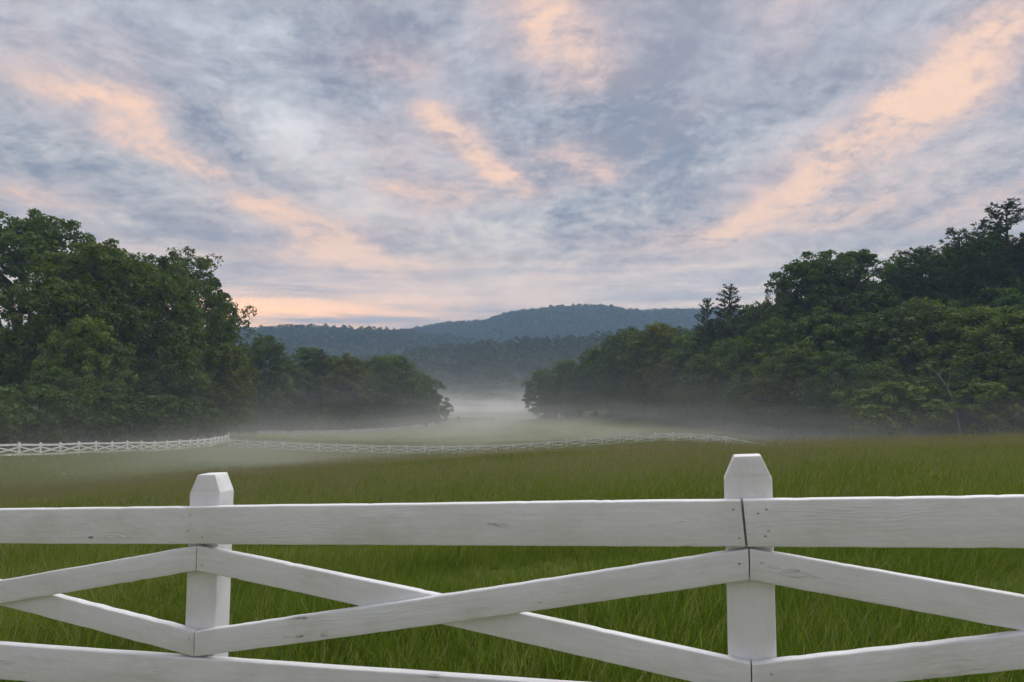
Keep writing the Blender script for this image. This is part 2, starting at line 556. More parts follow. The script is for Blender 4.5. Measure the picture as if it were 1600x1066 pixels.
def kites(c, nrm, L, Wd, rng, along=None):
    """pointed leaf sprays: one bent quad each"""
    n = len(c)
    if along is None:
        along = rng.normal(size=(n, 3))
    t = unit(along - (along * nrm).sum(-1, keepdims=True) * nrm)
    b = np.cross(nrm, t)
    L = np.asarray(L).reshape(-1, 1); Wd = np.asarray(Wd).reshape(-1, 1)
    k = rng.uniform(-0.15, 0.2, (n, 1))
    v = np.stack([c - t * L * 0.5, c + b * Wd * 0.5 + t * L * k - nrm * L * 0.08, c + t * L * 0.5 - nrm * L * 0.1,
                  c - b * Wd * 0.5 + t * L * k * 0.6 - nrm * L * 0.08], 1).reshape(-1, 3)
    q = np.arange(n * 4).reshape(n, 4)
    return v, q


def tube(path, radii, sides=5):
    path = np.asarray(path, float); m = len(path)
    tan = unit(np.gradient(path, axis=0))
    ref = np.array([0.3, 1.0, 0.1]) if abs(tan[0, 1]) < 0.8 else np.array([1.0, 0.2, 0.1])
    a = unit(np.cross(tan, ref)); b = np.cross(tan, a)
    ang = np.arange(sides) / sides * 2 * math.pi
    ring = (np.cos(ang)[None, :, None] * a[:, None, :] + np.sin(ang)[None, :, None] * b[:, None, :]) * np.asarray(radii)[:, None, None] + path[:, None, :]
    v = ring.reshape(-1, 3)
    i = np.arange(m * sides).reshape(m, sides)
    j = np.roll(i, -1, 1)
    q = np.stack([i[:-1], j[:-1], j[1:], i[1:]], -1).reshape(-1, 4)
    return v, q


class Bag:
    def __init__(self):
        self.v, self.q, self.t, self.n = [], [], [], 0

    def add(self, v, q, t=None):
        self.v.append(v); self.q.append(q + self.n); self.n += len(v)
        self.t.append(np.full(len(v), 0.5) if t is None else t)

    def mesh(self, name, mat, smooth=False):
        return np_mesh(name, np.concatenate(self.v), np.concatenate(self.q), attrs={'tint': np.concatenate(self.t)}, smooth=smooth, mat=mat)


def bend_path(a, b, rng, k=5, sag=0.12):
    t = np.linspace(0, 1, k)[:, None]
    L = np.linalg.norm(b - a)
    off = rng.normal(size=3) * L * sag
    off[2] = abs(off[2]) * 0.8
    return a * (1 - t) + b * t + off * (np.sin(t * math.pi)) + rng.normal(size=(k, 3)) * L * 0.015 * np.sin(t * math.pi)


def broadleaf(seed, H, rx, base, lobes, per_lobe, per_cluster, leaf, lobe_r, top_bias=0.0, ragged=1.0):
    """crown of billowing lobes built from leaf sprays, carried by trunk, limbs and branches"""
    rng = np.random.default_rng(seed)
    wood, crown = Bag(), Bag()
    ch = H - base
    cz = base + ch * (0.48 + top_bias)
    # trunk
    lean = rng.normal(size=2) * 0.02 * H
    tp = np.array([[0, 0, -0.6], [0, 0, 0.4], [lean[0] * .3, lean[1] * .3, H * .25], [lean[0] * .6, lean[1] * .6, H * .5], [lean[0], lean[1], H * .78]])
    r0 = H * 0.02
    v, q = tube(tp, [r0 * 1.7, r0 * 1.15, r0 * .85, r0 * .6, r0 * .2], 8); wood.add(v, q)
    cents = []
    for i in range(lobes):
        # well spread directions
        z = 1 - 2 * (i + 0.5) / lobes
        ph = i * 2.399963 + rng.uniform(-.4, .4)
        rr = math.sqrt(max(0, 1 - z * z))
        k = rng.uniform(0.55, 0.8)
        c = np.array([math.cos(ph) * rr * rx * k, math.sin(ph) * rr * rx * k, cz + z * ch * 0.5 * k])
        lr = lobe_r * rng.uniform(0.75, 1.25)
        cents.append((c, lr))
    cents.append((np.array([lean[0], lean[1], cz + ch * 0.33]), lobe_r))
    for c, lr in cents:
        h0 = np.clip(c[2] - np.hypot(c[0], c[1]) * rng.uniform(0.5, 0.9), H * 0.12, H * 0.72)
        k = h0 / (H * .78)
        a = np.array([lean[0] * k, lean[1] * k, h0])
        p = bend_path(a, c, rng, 6)
        v, q = tube(p, np.linspace(r0 * .5, r0 * .16, 6), 5); wood.add(v, q)
        ltint = rng.uniform(-.16, .16)
        for j in range(per_lobe):
            d = unit(rng.normal(size=3) + np.array([0, 0, 0.35]) + 0.55 * unit(c - np.array([0, 0, cz])))
            rad = lr * rng.uniform(0.72, 1.08 + 0.18 * ragged)
            cc = c + d * rad * np.array([1, 1, 0.92])
            cr = lr * rng.uniform(0.24, 0.44)
            if cc[2] < 0.5: cc[2] = 0.5 + rng.uniform(0, .6)
            v, q = tube(bend_path(c, cc, rng, 4, .08), np.linspace(r0 * .14, r0 * .03, 4), 3); wood.add(v, q)
            n = int(per_cluster * rng.uniform(.6, 1.4))
            dd = unit(rng.normal(size=(n, 3)) + np.array([0, 0, 0.45]) + 0.25 * d)
            pos = cc + dd * (cr * np.cbrt(rng.uniform(.12, 1.15, (n, 1)))) * np.array([1.08, 1.08, 0.80])
            pos[:, 2] = np.maximum(pos[:, 2], 0.12)
            nr = unit(dd + rng.normal(size=(n, 3)) * 0.6 + np.array([0, 0, 0.35]))
            L = leaf * rng.uniform(.6, 1.4, n)
            v, q = kites(pos, nr, L, L * rng.uniform(.45, .75, n), rng)
            t = np.clip(rng.normal(.42, .2, n) + ltint + rng.uniform(-.12, .12), 0, 1)
            crown.add(v, q, np.repeat(t, 4))
    return wood.mesh('trunk', M_BARK, True), crown.mesh('crown', M_LEAF)


def pine(seed, H, rx, base, dens=1.0, flat=1.0):
    rng = np.random.default_rng(seed)
    wood, crown = Bag(), Bag()
    r0 = H * 0.015
    zs = np.linspace(-0.5, H * 0.985, 8)
    px_ = np.cumsum(rng.normal(size=(8, 2)) * 0.06, 0)
    tp = np.column_stack([px_, zs])
    v, q = tube(tp, np.linspace(r0 * 1.3, r0 * .15, 8), 7); wood.add(v, q)
    z = base
    while z < H * 0.985:
        k = (z - base) / (H - base)
        R_ = rx * (0.35 + 0.65 * math.sin(min(1, (k + .12) * 1.5) * math.pi / 2)) * (1 - k) ** 0.62 + 0.35
        nb = rng.integers(4, 7)
        a0 = rng.uniform(0, 6.28)
        for j in range(nb):
            if rng.uniform() < 0.14: continue
            a = a0 + j * 2 * math.pi / nb + rng.normal() * .25
            L = R_ * rng.uniform(.6, 1.15)
            up = 0.10 + 0.75 * k ** 1.5
            st = np.array([np.interp(z, zs, px_[:, 0]), np.interp(z, zs, px_[:, 1]), z])
            en = st + np.array([math.cos(a) * L, math.sin(a) * L, L * up + rng.normal() * .15])
            p = bend_path(st, en, rng, 5, .05)
            v, q = tube(p, np.linspace(r0 * .3, r0 * .05, 5), 3); wood.add(v, q)
            nt = max(3, int(L * 3.2 * dens))
            for s in np.linspace(.28, 1.03, nt):
                c = p[0] * (1 - s) + p[-1] * s + (p[2] - (p[0] + p[-1]) / 2) * math.sin(min(s, 1) * math.pi)
                c = c + rng.normal(size=3) * np.array([.22, .22, .08]) * L * .4
                n = int(15 * dens * rng.uniform(.7, 1.3))
                d = unit(rng.normal(size=(n, 3)) + np.array([math.cos(a), math.sin(a), .9]) * .9)
                pos = c + d * rng.uniform(.1, .42, (n, 1)) * np.array([1.2, 1.2, .7 * flat])
                nr = unit(np.cross(d, rng.normal(size=(n, 3))))
                Ln = rng.uniform(.32, .62, n)
                v, q = kites(pos, nr, Ln, Ln * .3, rng, along=d)
                crown.add(v, q, np.repeat(np.clip(rng.normal(.45, .2, n), 0, 1), 4))
        z += rng.uniform(.55, .95)
    return wood.mesh('trunk', M_BARK, True), crown.mesh('crown', M_NEEDLE)


# ------------------------------------------------------------------ far hills with their woods
def sines(rng, n, lo, hi):
    k = rng.uniform(lo, hi, n); a = rng.uniform(0, 6.28, n); p = rng.uniform(0, 6.28, n)
    def f(x, y):
        s = 0
        for i in range(n):
            s = s + np.sin((x * math.cos(a[i]) + y * math.sin(a[i])) * k[i] + p[i])
        return s / math.sqrt(n)
    return f


def hill(name, label, d, prof, tree_h, front, spacing, faces, leaf, seed, tint, wood_label):
    """wooded ridge: prof is the skyline (photo x, photo y) seen at distance d"""
    rng = np.random.default_rng(seed)
    prof = np.array(prof, float)
    xs = (prof[:, 0] - 800) / F * d
    zs = np.array([at(px, py, d)[2] for px, py in prof]) - tree_h * 0.9
    wob = sines(rng, 8, 2 / d * 3, 40 / d)

    def height(x, y):
        crest = np.interp(x, xs, zs)
        t = np.clip((y - d * (1 - front)) / (d * front), 0, 2)
        up = np.where(t < 1, np.sin(np.clip(t, 0, 1) * math.pi / 2) ** 1.15, 1 - 0.45 * (t - 1) ** 2)
        zb = -14.0
        return zb + (crest - zb) * up + wob(x, y) * (crest - zb) * 0.05 * np.clip(t, 0, 1) * np.clip(2.2 - 2 * t, 0, 1)

    gx = np.linspace(xs[0], xs[-1], 90); gy = np.linspace(d * (1 - front) - 5, d * (1 + front * .6), 40)
    A, B = np.meshgrid(gx, gy)
    Z = height(A, B)
    ii = np.arange(A.size).reshape(A.shape)
    q = np.stack([ii[:-1, :-1], ii[:-1, 1:], ii[1:, 1:], ii[1:, :-1]], -1).reshape(-1, 4)
    h = link(bpy.data.objects.new(name, np_mesh(name, np.stack([A, B, Z], -1).reshape(-1, 3), q, smooth=True, mat=M_FOREST_FLOOR)))
    tag(h, label, 'hill', kind='structure')
    # the wood on it
    x0 = np.arange(xs[0], xs[-1], spacing); y0 = np.arange(d * (1 - front), d * (1 + front * .12), spacing * 1.1)
    tx_, ty_ = np.meshgrid(x0, y0); tx_ = tx_.ravel(); ty_ = ty_.ravel()
    tx_ = tx_ + rng.uniform(-.5, .5, tx_.size) * spacing; ty_ = ty_ + rng.uniform(-.5, .5, ty_.size) * spacing
    tz_ = height(tx_, ty_)
    pxs = 800 + tx_ / ty_ * F
    keep = (pxs > -80) & (pxs < 1680)
    tx_, ty_, tz_ = tx_[keep], ty_[keep], tz_[keep]
    n = len(tx_)
    th = tree_h * rng.uniform(.72, 1.3, n)
    tr = spacing * rng.uniform(.5, .78, n)
    tt = rng.uniform(-.3, .3, n)
    dirs = unit(rng.normal(size=(n, faces, 3)) + np.array([0, -0.25, 0.35]))
    shape = rng.uniform(.75, 1.0, (n, faces, 1))
    pos = dirs * shape
    kz = pos[..., 2]
    taper = 1 - 0.35 * np.clip(kz, 0, 1)
    pts = np.stack([tx_[:, None] + pos[..., 0] * tr[:, None] * taper, ty_[:, None] + pos[..., 1] * tr[:, None] * taper,
                    tz_[:, None] + th[:, None] * (0.56 + 0.44 * kz)], -1).reshape(-1, 3)
    nr = unit(dirs.reshape(-1, 3) + rng.normal(size=(n * faces, 3)) * .45)
    L = leaf * rng.uniform(.6, 1.4, n * faces)
    v, qq = kites(pts, nr, L, L * .7, rng)
    t = np.clip(rng.normal(.45, .16, n * faces) + np.repeat(tt, faces), 0, 1)
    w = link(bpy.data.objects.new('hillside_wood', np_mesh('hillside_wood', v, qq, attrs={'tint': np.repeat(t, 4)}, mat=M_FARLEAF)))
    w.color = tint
    tag(w, wood_label, 'wood', kind='stuff')


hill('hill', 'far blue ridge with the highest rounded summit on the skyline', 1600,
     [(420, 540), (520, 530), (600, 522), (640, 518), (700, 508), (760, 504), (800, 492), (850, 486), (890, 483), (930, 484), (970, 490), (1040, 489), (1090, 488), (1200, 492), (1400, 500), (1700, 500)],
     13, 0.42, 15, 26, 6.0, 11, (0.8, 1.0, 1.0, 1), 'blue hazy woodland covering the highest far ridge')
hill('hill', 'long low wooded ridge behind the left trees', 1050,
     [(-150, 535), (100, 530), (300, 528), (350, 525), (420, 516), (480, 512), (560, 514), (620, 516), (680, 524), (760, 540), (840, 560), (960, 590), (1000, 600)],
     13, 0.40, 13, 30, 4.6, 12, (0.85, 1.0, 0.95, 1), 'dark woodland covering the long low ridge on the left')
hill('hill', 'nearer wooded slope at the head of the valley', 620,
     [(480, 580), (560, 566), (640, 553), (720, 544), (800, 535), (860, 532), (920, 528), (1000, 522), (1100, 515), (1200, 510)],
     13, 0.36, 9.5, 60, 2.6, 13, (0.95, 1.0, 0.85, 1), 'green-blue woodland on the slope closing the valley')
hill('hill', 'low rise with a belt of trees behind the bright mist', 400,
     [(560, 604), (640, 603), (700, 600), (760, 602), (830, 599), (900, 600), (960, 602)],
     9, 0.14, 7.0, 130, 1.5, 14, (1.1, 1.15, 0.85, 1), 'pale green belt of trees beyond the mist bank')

# ------------------------------------------------------------------ individual trees
PROTO = {
    'oak': [broadleaf(21, 25, 12.5, 1.0, 38, 19, 66, 0.46, 3.2, 0.0, 1.2), broadleaf(22, 25, 11.5, 1.5, 36, 19, 66, 0.46, 3.1, 0.02, 1.2)],
    'maple': [broadleaf(31, 18, 6.0, 0.0, 27, 14, 52, 0.42, 2.3), broadleaf(32, 18, 6.6, 0.0, 27, 14, 52, 0.42, 2.4, 0.03), broadleaf(33, 18, 5.4, 0.0, 27, 14, 52, 0.42, 2.2, -0.02)],
    'poplar': [broadleaf(41, 26, 5.4, 3.0, 34, 15, 50, 0.44, 2.0, 0.02, 1.2), broadleaf(42, 26, 5.0, 3.0, 32, 15, 50, 0.44, 2.0, 0.03, 1.2)],
    'bush': [broadleaf(51, 6, 3.6, 0.0, 11, 11, 48, 0.34, 1.35), broadleaf(52, 6, 3.2, 0.0, 10, 11, 48, 0.34, 1.3)],
    'pine': [pine(61, 24, 4.6, 6.0), pine(62, 24, 5.2, 9.0, 1.0)],
}
PH = {'oak': 25, 'maple': 18, 'poplar': 26, 'bush': 6, 'pine': 24}
NAMES = {'oak': 'oak_tree', 'maple': 'broadleaf_tree', 'poplar': 'tall_broadleaf_tree', 'bush': 'bush', 'pine': 'pine_tree'}
trng = random.Random(5)


def plant(kind, px, d, top, label, group=None, wide=1.0, var=None, color=None):
    """tree standing at photo column px and depth d whose top reaches photo row top"""
    x = (px - 800) / F * d
    z = gz(x, d)
    Ht = at(px, top, d)[2] - z
    s = Ht / PH[kind]
    e = empty(NAMES[kind], (x, d, z - 0.1))
    e.rotation_euler = (0, 0, trng.uniform(0, 6.28))
    sw = s * wide * trng.uniform(.93, 1.07)
    e.scale = (sw, sw, s)
    tag(e, label, 'bush' if kind == 'bush' else 'tree', group)
    meshes = PROTO[kind][var if var is not None else trng.randrange(len(PROTO[kind]))]
    c = color or (trng.uniform(.8, 1.2), trng.uniform(.88, 1.12), trng.uniform(.75, 1.1))
    for nm, me in zip(('trunk', 'crown'), meshes):
        o = link(bpy.data.objects.new(nm, me), e)
        if nm == 'crown':
            o.color = (*c, 1)
    return e


WARM, OLIVE, COOL, DARK, LIME = (1.25, 1.02, .8), (1.25, 1.15, .85), (.85, .98, .95), (.78, .85, .85), (1.5, 1.45, .85)
# left foreground wood
plant('oak', 165, 96, 372, 'huge spreading oak with sky showing through its right-hand boughs', var=0, color=(1.0, 1.0, .85), wide=0.92)
plant('oak', 22, 104, 322, 'tallest dark tree at the left edge of the picture', var=0, color=(.88, .97, .85), wide=0.92)
plant('oak', 272, 112, 396, 'rounded dark tree just behind the huge oak on its right', var=1, color=(.95, .95, .85), wide=0.80)
plant('oak', -190, 100, 330, 'big dark tree cut off by the left picture edge', var=0, color=(.85, .95, .9), wide=0.75)
plant('maple', 345, 108, 528, 'bushy olive green tree by the white fence corner', color=(1.25, 1.08, .75), wide=1.0, var=0)
plant('maple', 290, 104, 535, 'dark leafy tree left of the bushy olive green corner tree', color=(1.0, 1.0, .8), var=1)
plant('maple', 130, 84, 500, 'paler grey-green understorey tree beneath the huge oak', color=(1.45, 1.4, 1.15), var=1, wide=0.9)
plant('maple', 225, 92, 545, 'short dark understorey tree right of the paler grey-green one', color=DARK, var=2)
plant('maple', 40, 88, 560, 'short dark understorey tree near the left picture edge', color=DARK, var=0)
plant('maple', -40, 84, 540, 'leafy understorey tree cut by the left picture edge', color=COOL, var=2)
plant('bush', 375, 122, 628, 'small bright bush behind the white fence corner', color=OLIVE)
plant('bush', 315, 100, 632, 'dark bush behind the white fence, left of its corner', color=DARK, wide=1.2)
for px, d in ((262, 92), (205, 84), (140, 80), (75, 78), (10, 74)):
    plant('bush', px, d, 640, 'dark bush in the shade under the huge oak', 'bushes under the huge oak', color=DARK, wide=1.3)

for i, (x, d, top) in enumerate(((-42, 48, 610), (-42, 55, 600), (-41.5, 62, 605), (-41.5, 69, 612), (-41, 76, 615), (-40.5, 83, 622), (-41, 90, 625), (-42, 97, 632))):
    plant('bush', 800 + x / d * F, d, top, 'dark undergrowth bush close behind the white fence on the left', 'undergrowth along the left fence', color=(.72, .82, .8), wide=1.15)
for x, d, top in ((-49, 62, 560), (-49, 76, 575), (-47, 90, 585)):
    plant('maple', 800 + x / d * F, d, top, 'dark young tree in the undergrowth behind the left fence', 'young trees behind the left fence', color=(.75, .85, .8), wide=1.1)

# left middle wood
plant('maple', 408, 143, 515, 'tallest dark tree of the middle left wood', color=DARK, var=0, wide=1.0)
plant('maple', 425, 142, 576, 'rounded lighter green tree in front of the tallest dark tree', color=OLIVE, var=1)
plant('poplar', 478, 158, 536, 'feathery grey-green tree standing up behind the middle left wood', color=(.95, 1.1, 1.1), wide=1.0)
plant('pine', 503, 152, 548, 'dark flat-topped pine in the middle left wood', color=(.9, .9, .95), wide=1.0)
plant('maple', 545, 150, 545, 'reddish brown-green domed tree in the middle left wood', color=WARM, var=2, wide=1.15)
plant('maple', 618, 160, 556, 'broad domed tree near the right end of the middle left wood', color=(.95, 1, .85), var=1, wide=1.2)
plant('maple', 662, 168, 580, 'sloping end tree of the middle left wood beside the mist', color=(.9, .95, .85), var=0, wide=1.0)
plant('bush', 682, 170, 620, 'low bush at the foot of the sloping end tree', color=COOL, wide=1.1)
plant('bush', 516, 145, 638, 'small yellow-green sapling before the middle left wood', color=LIME, wide=.8)
plant('maple', 488, 146, 624, 'narrow young tree left of the yellow-green sapling', color=(1.1, 1.1, .85), wide=.7)
plant('maple', 536, 146, 608, 'pointed young tree right of the yellow-green sapling', color=(1.1, 1.1, .85), wide=.9)
for px, d, top in ((380, 150, 555), (450, 150, 553), (585, 157, 558), (640, 166, 568), (515, 156, 556), (570, 152, 580), (600, 154, 585), (640, 160, 600), (460, 146, 600)):
    plant('maple', px, d, top, 'dark green tree filling the middle left wood', 'trees filling the middle left wood', color=(.85, .92, .85), wide=1.05)

# right wood: front edge from the far end towards the camera
right = [
    ('maple', 852, 184, 572, 'end tree of the right wood standing against the bright mist', (.8, .95, .85), 1.15, 0),
    ('maple', 885, 178, 562, 'second tree from the far end of the right wood', (.95, 1, .85), 1.0, 1),
    ('maple', 930, 170, 533, 'pointed green tree third from the far end of the right wood', (.9, 1.05, .85), 1.0, 2),
    ('maple', 985, 160, 505, 'dark rounded crown above the far half of the right wood', DARK, 1.0, 0),
    ('maple', 1030, 152, 508, 'brownish tree in the far half of the right wood', WARM, 1.1, 1),
    ('maple', 1085, 142, 508, 'fresh green tree left below the lone pine', (1.0, 1.12, .8), 1.0, 2),
    ('pine', 1142, 138, 450, 'lone pine with spreading top against the sky', (.85, .85, .9), 1.1, 0),
    ('pine', 1108, 140, 470, 'shorter thin pine left of the lone pine', (.85, .85, .9), .8, 1),
    ('maple', 1180, 136, 478, 'dark crown right beside the lone pine', DARK, 1.0, 1),
    ('oak', 1222, 130, 450, 'open twiggy crown left of the tall pair', (.95, .85, .8), .55, 1),
    ('poplar', 1272, 122, 388, 'left crown of the tall pair above the right wood', (.8, .95, .85), 1.15, 0),
    ('poplar', 1340, 120, 380, 'right crown of the tall pair above the right wood', (.8, 1.0, .85), 1.15, 1),
    ('maple', 1408, 120, 428, 'small bright green crown right of the tall pair', (1.0, 1.3, .9), .7, 2),
    ('pine', 1452, 118, 392, 'dark spreading pine left of the twin pine spires', DARK, 1.5, 1),
    ('pine', 1505, 112, 362, 'taller of the twin pine spires on the right', (.85, 1, .85), 1.25, 0),
    ('pine', 1538, 113, 366, 'shorter of the twin pine spires on the right', (.85, 1, .85), 1.1, 0),
    ('pine', 1590, 116, 320, 'highest dark pine at the right picture edge', DARK, 1.4, 1),
    ('maple', 1560, 96, 480, 'large light olive tree at the right picture edge', (1.2, 1.2, .9), 1.35, 1),
    ('maple', 1590, 104, 440, 'blue-green tree above the large light olive tree', (.85, 1.1, 1.0), 1.1, 2),
    ('maple', 1150, 126, 520, 'rounded mid green tree below the lone pine', (1.0, 1.05, .8), 1.1, 0),
    ('maple', 1210, 118, 500, 'bright leafy tree under the open twiggy crown', (1.05, 1.15, .8), 1.1, 1),
    ('maple', 1290, 112, 470, 'full green tree below the tall pair', (.95, 1.1, .8), 1.15, 2),
    ('maple', 1360, 108, 480, 'dark green tree right below the tall pair', (.9, 1, .8), 1.1, 0),
    ('maple', 1430, 104, 470, 'olive tree behind the bare leaning snag', (1.05, 1.05, .8), 1.1, 1),
    ('maple', 1500, 104, 460, 'layered dark tree right of the bare leaning snag', DARK, 1.1, 2),
    ('maple', 1660, 92, 470, 'leafy tree cut by the right picture edge', (1.1, 1.1, .85), 1.2, 0),
    ('bush', 1395, 90, 600, 'grey-green bush left of the bare leaning snag', (1.2, 1.2, 1.0), 1.2, 0),
    ('bush', 1530, 88, 595, 'light bush right of the bare leaning snag', (1.25, 1.25, .9), 1.2, 1),
]
for k, px, d, top, lab, c, w, var in right:
    plant(k, px, d, top, lab, color=c, wide=w, var=var)
for px, d, top in ((868, 180, 590), (905, 172, 575), (955, 163, 560), (1005, 150, 560), (1055, 140, 560), (1110, 128, 555), (1170, 116, 560), (1235, 108, 545),
                   (1310, 102, 550), (1370, 98, 560), (1440, 95, 575), (1495, 92, 560), (1600, 88, 560), (1180, 118, 590), (1265, 106, 600), (1330, 100, 610), (1460, 92, 620), (1640, 88, 540), (1070, 134, 600), (1720, 86, 500), (1800, 84, 480), (1900, 82, 470), (2020, 80, 460), (2160, 78, 450)):
    plant('maple', px, d, top, 'mid green leafy tree along the front of the right wood', 'trees along the front of the right wood', wide=1.1)
for px, d, top in ((1000, 175, 520), (1060, 165, 505), (1115, 155, 495), (1240, 135, 470), (1390, 128, 445), (1468, 124, 388), (1545, 124, 370), (1630, 118, 350), (1330, 128, 435), (1512, 118, 392), (1580, 120, 372), (1430, 126, 412), (1710, 114, 350), (1800, 110, 345), (1900, 108, 340), (2020, 104, 335)):
    plant('maple', px, d, top, 'dark green tree in the back rows of the right wood', 'back trees of the right wood', color=(.75, .88, .85), wide=1.15)

for px, d in ((838, 186), (850, 180), (868, 180), (885, 176), (900, 172), (950, 160), (1000, 148), (1050, 138), (1100, 128), (1160, 118), (1215, 112), (1270, 106), (1320, 100), (1450, 92), (1580, 88)):
    plant('bush', px, d, 655 - (186 - d) * 0.32 + trng.uniform(-6, 6), 'low dark bush at the misty foot of the right wood', 'bushes at the foot of the right wood', color=(.85, .95, .85), wide=1.4)
for px, d in ((395, 142), (430, 140), (462, 141), (560, 148), (590, 152), (620, 156), (648, 162)):
    plant('bush', px, d, 640 - (d - 140) * .3 + trng.uniform(-5, 5), 'low dark bush at the foot of the middle left wood', 'bushes at the foot of the middle left wood', color=(.85, .95, .85), wide=1.4)

# bare leaning snag in front of the right wood
def snag():
    rng = np.random.default_rng(9)
    d = 87.0
    b = Bag()
    pts = np.array([at(x, y, dd) for x, y, dd in ((1502, 660, 88), (1493, 634, 87.5), (1480, 606, 87), (1465, 585, 86.6), (1450, 572, 86.3))])
    pts[0, 2] = gz(pts[0, 0], pts[0, 1]) - 0.3
    v, q = tube(pts, [.15, .13, .11, .085, .04], 7); b.add(v, q)
    e = link(bpy.data.objects.new('dead_tree', b.mesh('dead_tree', M_DEADWOOD, True)))
    tag(e, 'bare bleached leaning snag in front of the right wood', 'dead tree')
    for a, c in (((1451, 575, 86.4), (1456, 566, 86.4)), ((1470, 592, 86.7), (1475, 572, 86.5)), ((1481, 606, 87), (1486, 580, 87))):
        bb = Bag(); p = bend_path(at(*a), at(*c), rng, 5, .05)
        v, q = tube(p, np.linspace(.05, .018, 5), 5); bb.add(v, q)
        link(bpy.data.objects.new('branch', bb.mesh('branch', M_DEADWOOD, True)), e)


snag()

# ------------------------------------------------------------------ fences
def frame_to_world(P0, dirh, slope, s, h, n):
    """fence coordinates (along, above the sloping rail line, towards the camera) to world"""
    s = np.asarray(s); h = np.asarray(h); n = np.asarray(n)
    nx_, ny_ = dirh[1], -dirh[0]
    if nx_ * P0[0] + ny_ * P0[1] > 0:
        nx_, ny_ = -nx_, -ny_
    return np.stack([P0[0] + dirh[0] * s + nx_ * n, P0[1] + dirh[1] * s + ny_ * n, P0[2] + slope * s + h], -1)


def profile(hh, th, r, seg=3):
    """rounded rectangle in (h, n)"""
    pts = []
    for cx, cy, a0 in ((hh / 2 - r, th / 2 - r, 0), (-hh / 2 + r, th / 2 - r, 90), (-hh / 2 + r, -th / 2 + r, 180), (hh / 2 - r, -th / 2 + r, 270)):
        for i in range(seg + 1):
            a = R(a0 + 90 * i / seg)
            pts.append((cx + r * math.cos(a), cy + r * math.sin(a)))
    return np.array(pts)


def board(name, parent, fr, s0, s1, h0, h1, hh, th, n0, n_mid, seed, segs=48, cut0=0.0, cut1=0.0, rough=1.0):
    """board from (s0,h0) to (s1,h1): centre heights, depth hh, thickness th; n0 back offset at ends, n_mid at mid-span"""
    rng = np.random.default_rng(seed)
    pr = profile(hh, th, 0.0055)
    K = len(pr)
    t = np.linspace(0, 1, segs + 1)
    wav = sum(rng.normal() * 0.0003 * rough * np.sin(t * f + rng.uniform(0, 6.28)) for f in (5, 11, 23, 41, 70, 110))
    wav2 = sum(rng.normal() * 0.0003 * rough * np.sin(t * f + rng.uniform(0, 6.28)) for f in (4, 9, 19, 37, 85, 130))
    for _ in range(int(5 * abs(s1 - s0))):      # chipped arrises
        c_, w_ = rng.uniform(0, 1), rng.uniform(.002, .008)
        bite = rng.uniform(.0005, .0018) * np.exp(-((t - c_) / w_) ** 2)
        if rng.uniform() < .5: wav = wav - bite
        else: wav2 = wav2 + bite
    S = s0 + (s1 - s0) * t
    C = h0 + (h1 - h0) * t
    Nn = n0 + (n_mid - n0) * np.sin(t * math.pi) + th / 2
    ss = S[:, None] + np.zeros(K)
    # slanted end cuts
    ss = ss + (1 - t)[:, None] ** 30 * cut0 * pr[None, :, 0] / hh + t[:, None] ** 30 * cut1 * pr[None, :, 0] / hh
    hhv = C[:, None] + pr[None, :, 0] + np.where(pr[:, 0] > 0, 1, 0)[None] * wav[:, None] + np.where(pr[:, 0] < 0, 1, 0)[None] * wav2[:, None]
    nn = Nn[:, None] + pr[None, :, 1]
    v = frame_to_world(*fr, ss.ravel(), hhv.ravel(), nn.ravel())
    i = np.arange((segs + 1) * K).reshape(segs + 1, K); j = np.roll(i, -1, 1)
    q = np.stack([i[:-1], j[:-1], j[1:], i[1:]], -1).reshape(-1, 4)
    grain = np.stack([ss, pr[None, :, 0] + pr[None, :, 1] * 0.7 + np.zeros_like(ss), np.full_like(ss, seed * 3.17)], -1).reshape(-1, 3)
    # end caps as fans
    caps = []
    for row, flip in ((0, False), (segs, True)):
        for a in range(1, K - 1):
            tri = (i[row, 0], i[row, a], i[row, a + 1])
            caps.append(tri if not flip else tri[::-1])
    me = np_mesh(name, v, q, np.array(caps), attrs={'grain': grain}, smooth=True, mat=M_PAINT)
    me.set_sharp_from_angle(angle=R(40))
    return link(bpy.data.objects.new(name, me), parent)


nrng = np.random.default_rng(314)


def nails(parent, fr, spots):
    for s, h, n in spots:
        s += nrng.normal() * .012; h += nrng.normal() * .009
        if nrng.uniform() < .3: continue
        a = np.arange(8) / 8 * 2 * math.pi
        ring = np.column_stack([s + 0.0045 * np.cos(a), h + 0.0032 * np.sin(a), np.full(8, n + 0.0006)])
        ring2 = np.column_stack([s + 0.0048 * np.cos(a), h + 0.0035 * np.sin(a), np.full(8, n - 0.004)])
        p = np.vstack([ring, ring2])
        v = frame_to_world(*fr, p[:, 0], p[:, 1], p[:, 2])
        q = [(k, (k + 1) % 8, 8 + (k + 1) % 8, 8 + k) for k in range(8)]
        tris = [(0, k, k + 1) for k in range(1, 7)]
        link(bpy.data.objects.new('nail', np_mesh('nail', v, np.array(q), np.array(tris), mat=M_NAIL)), parent)


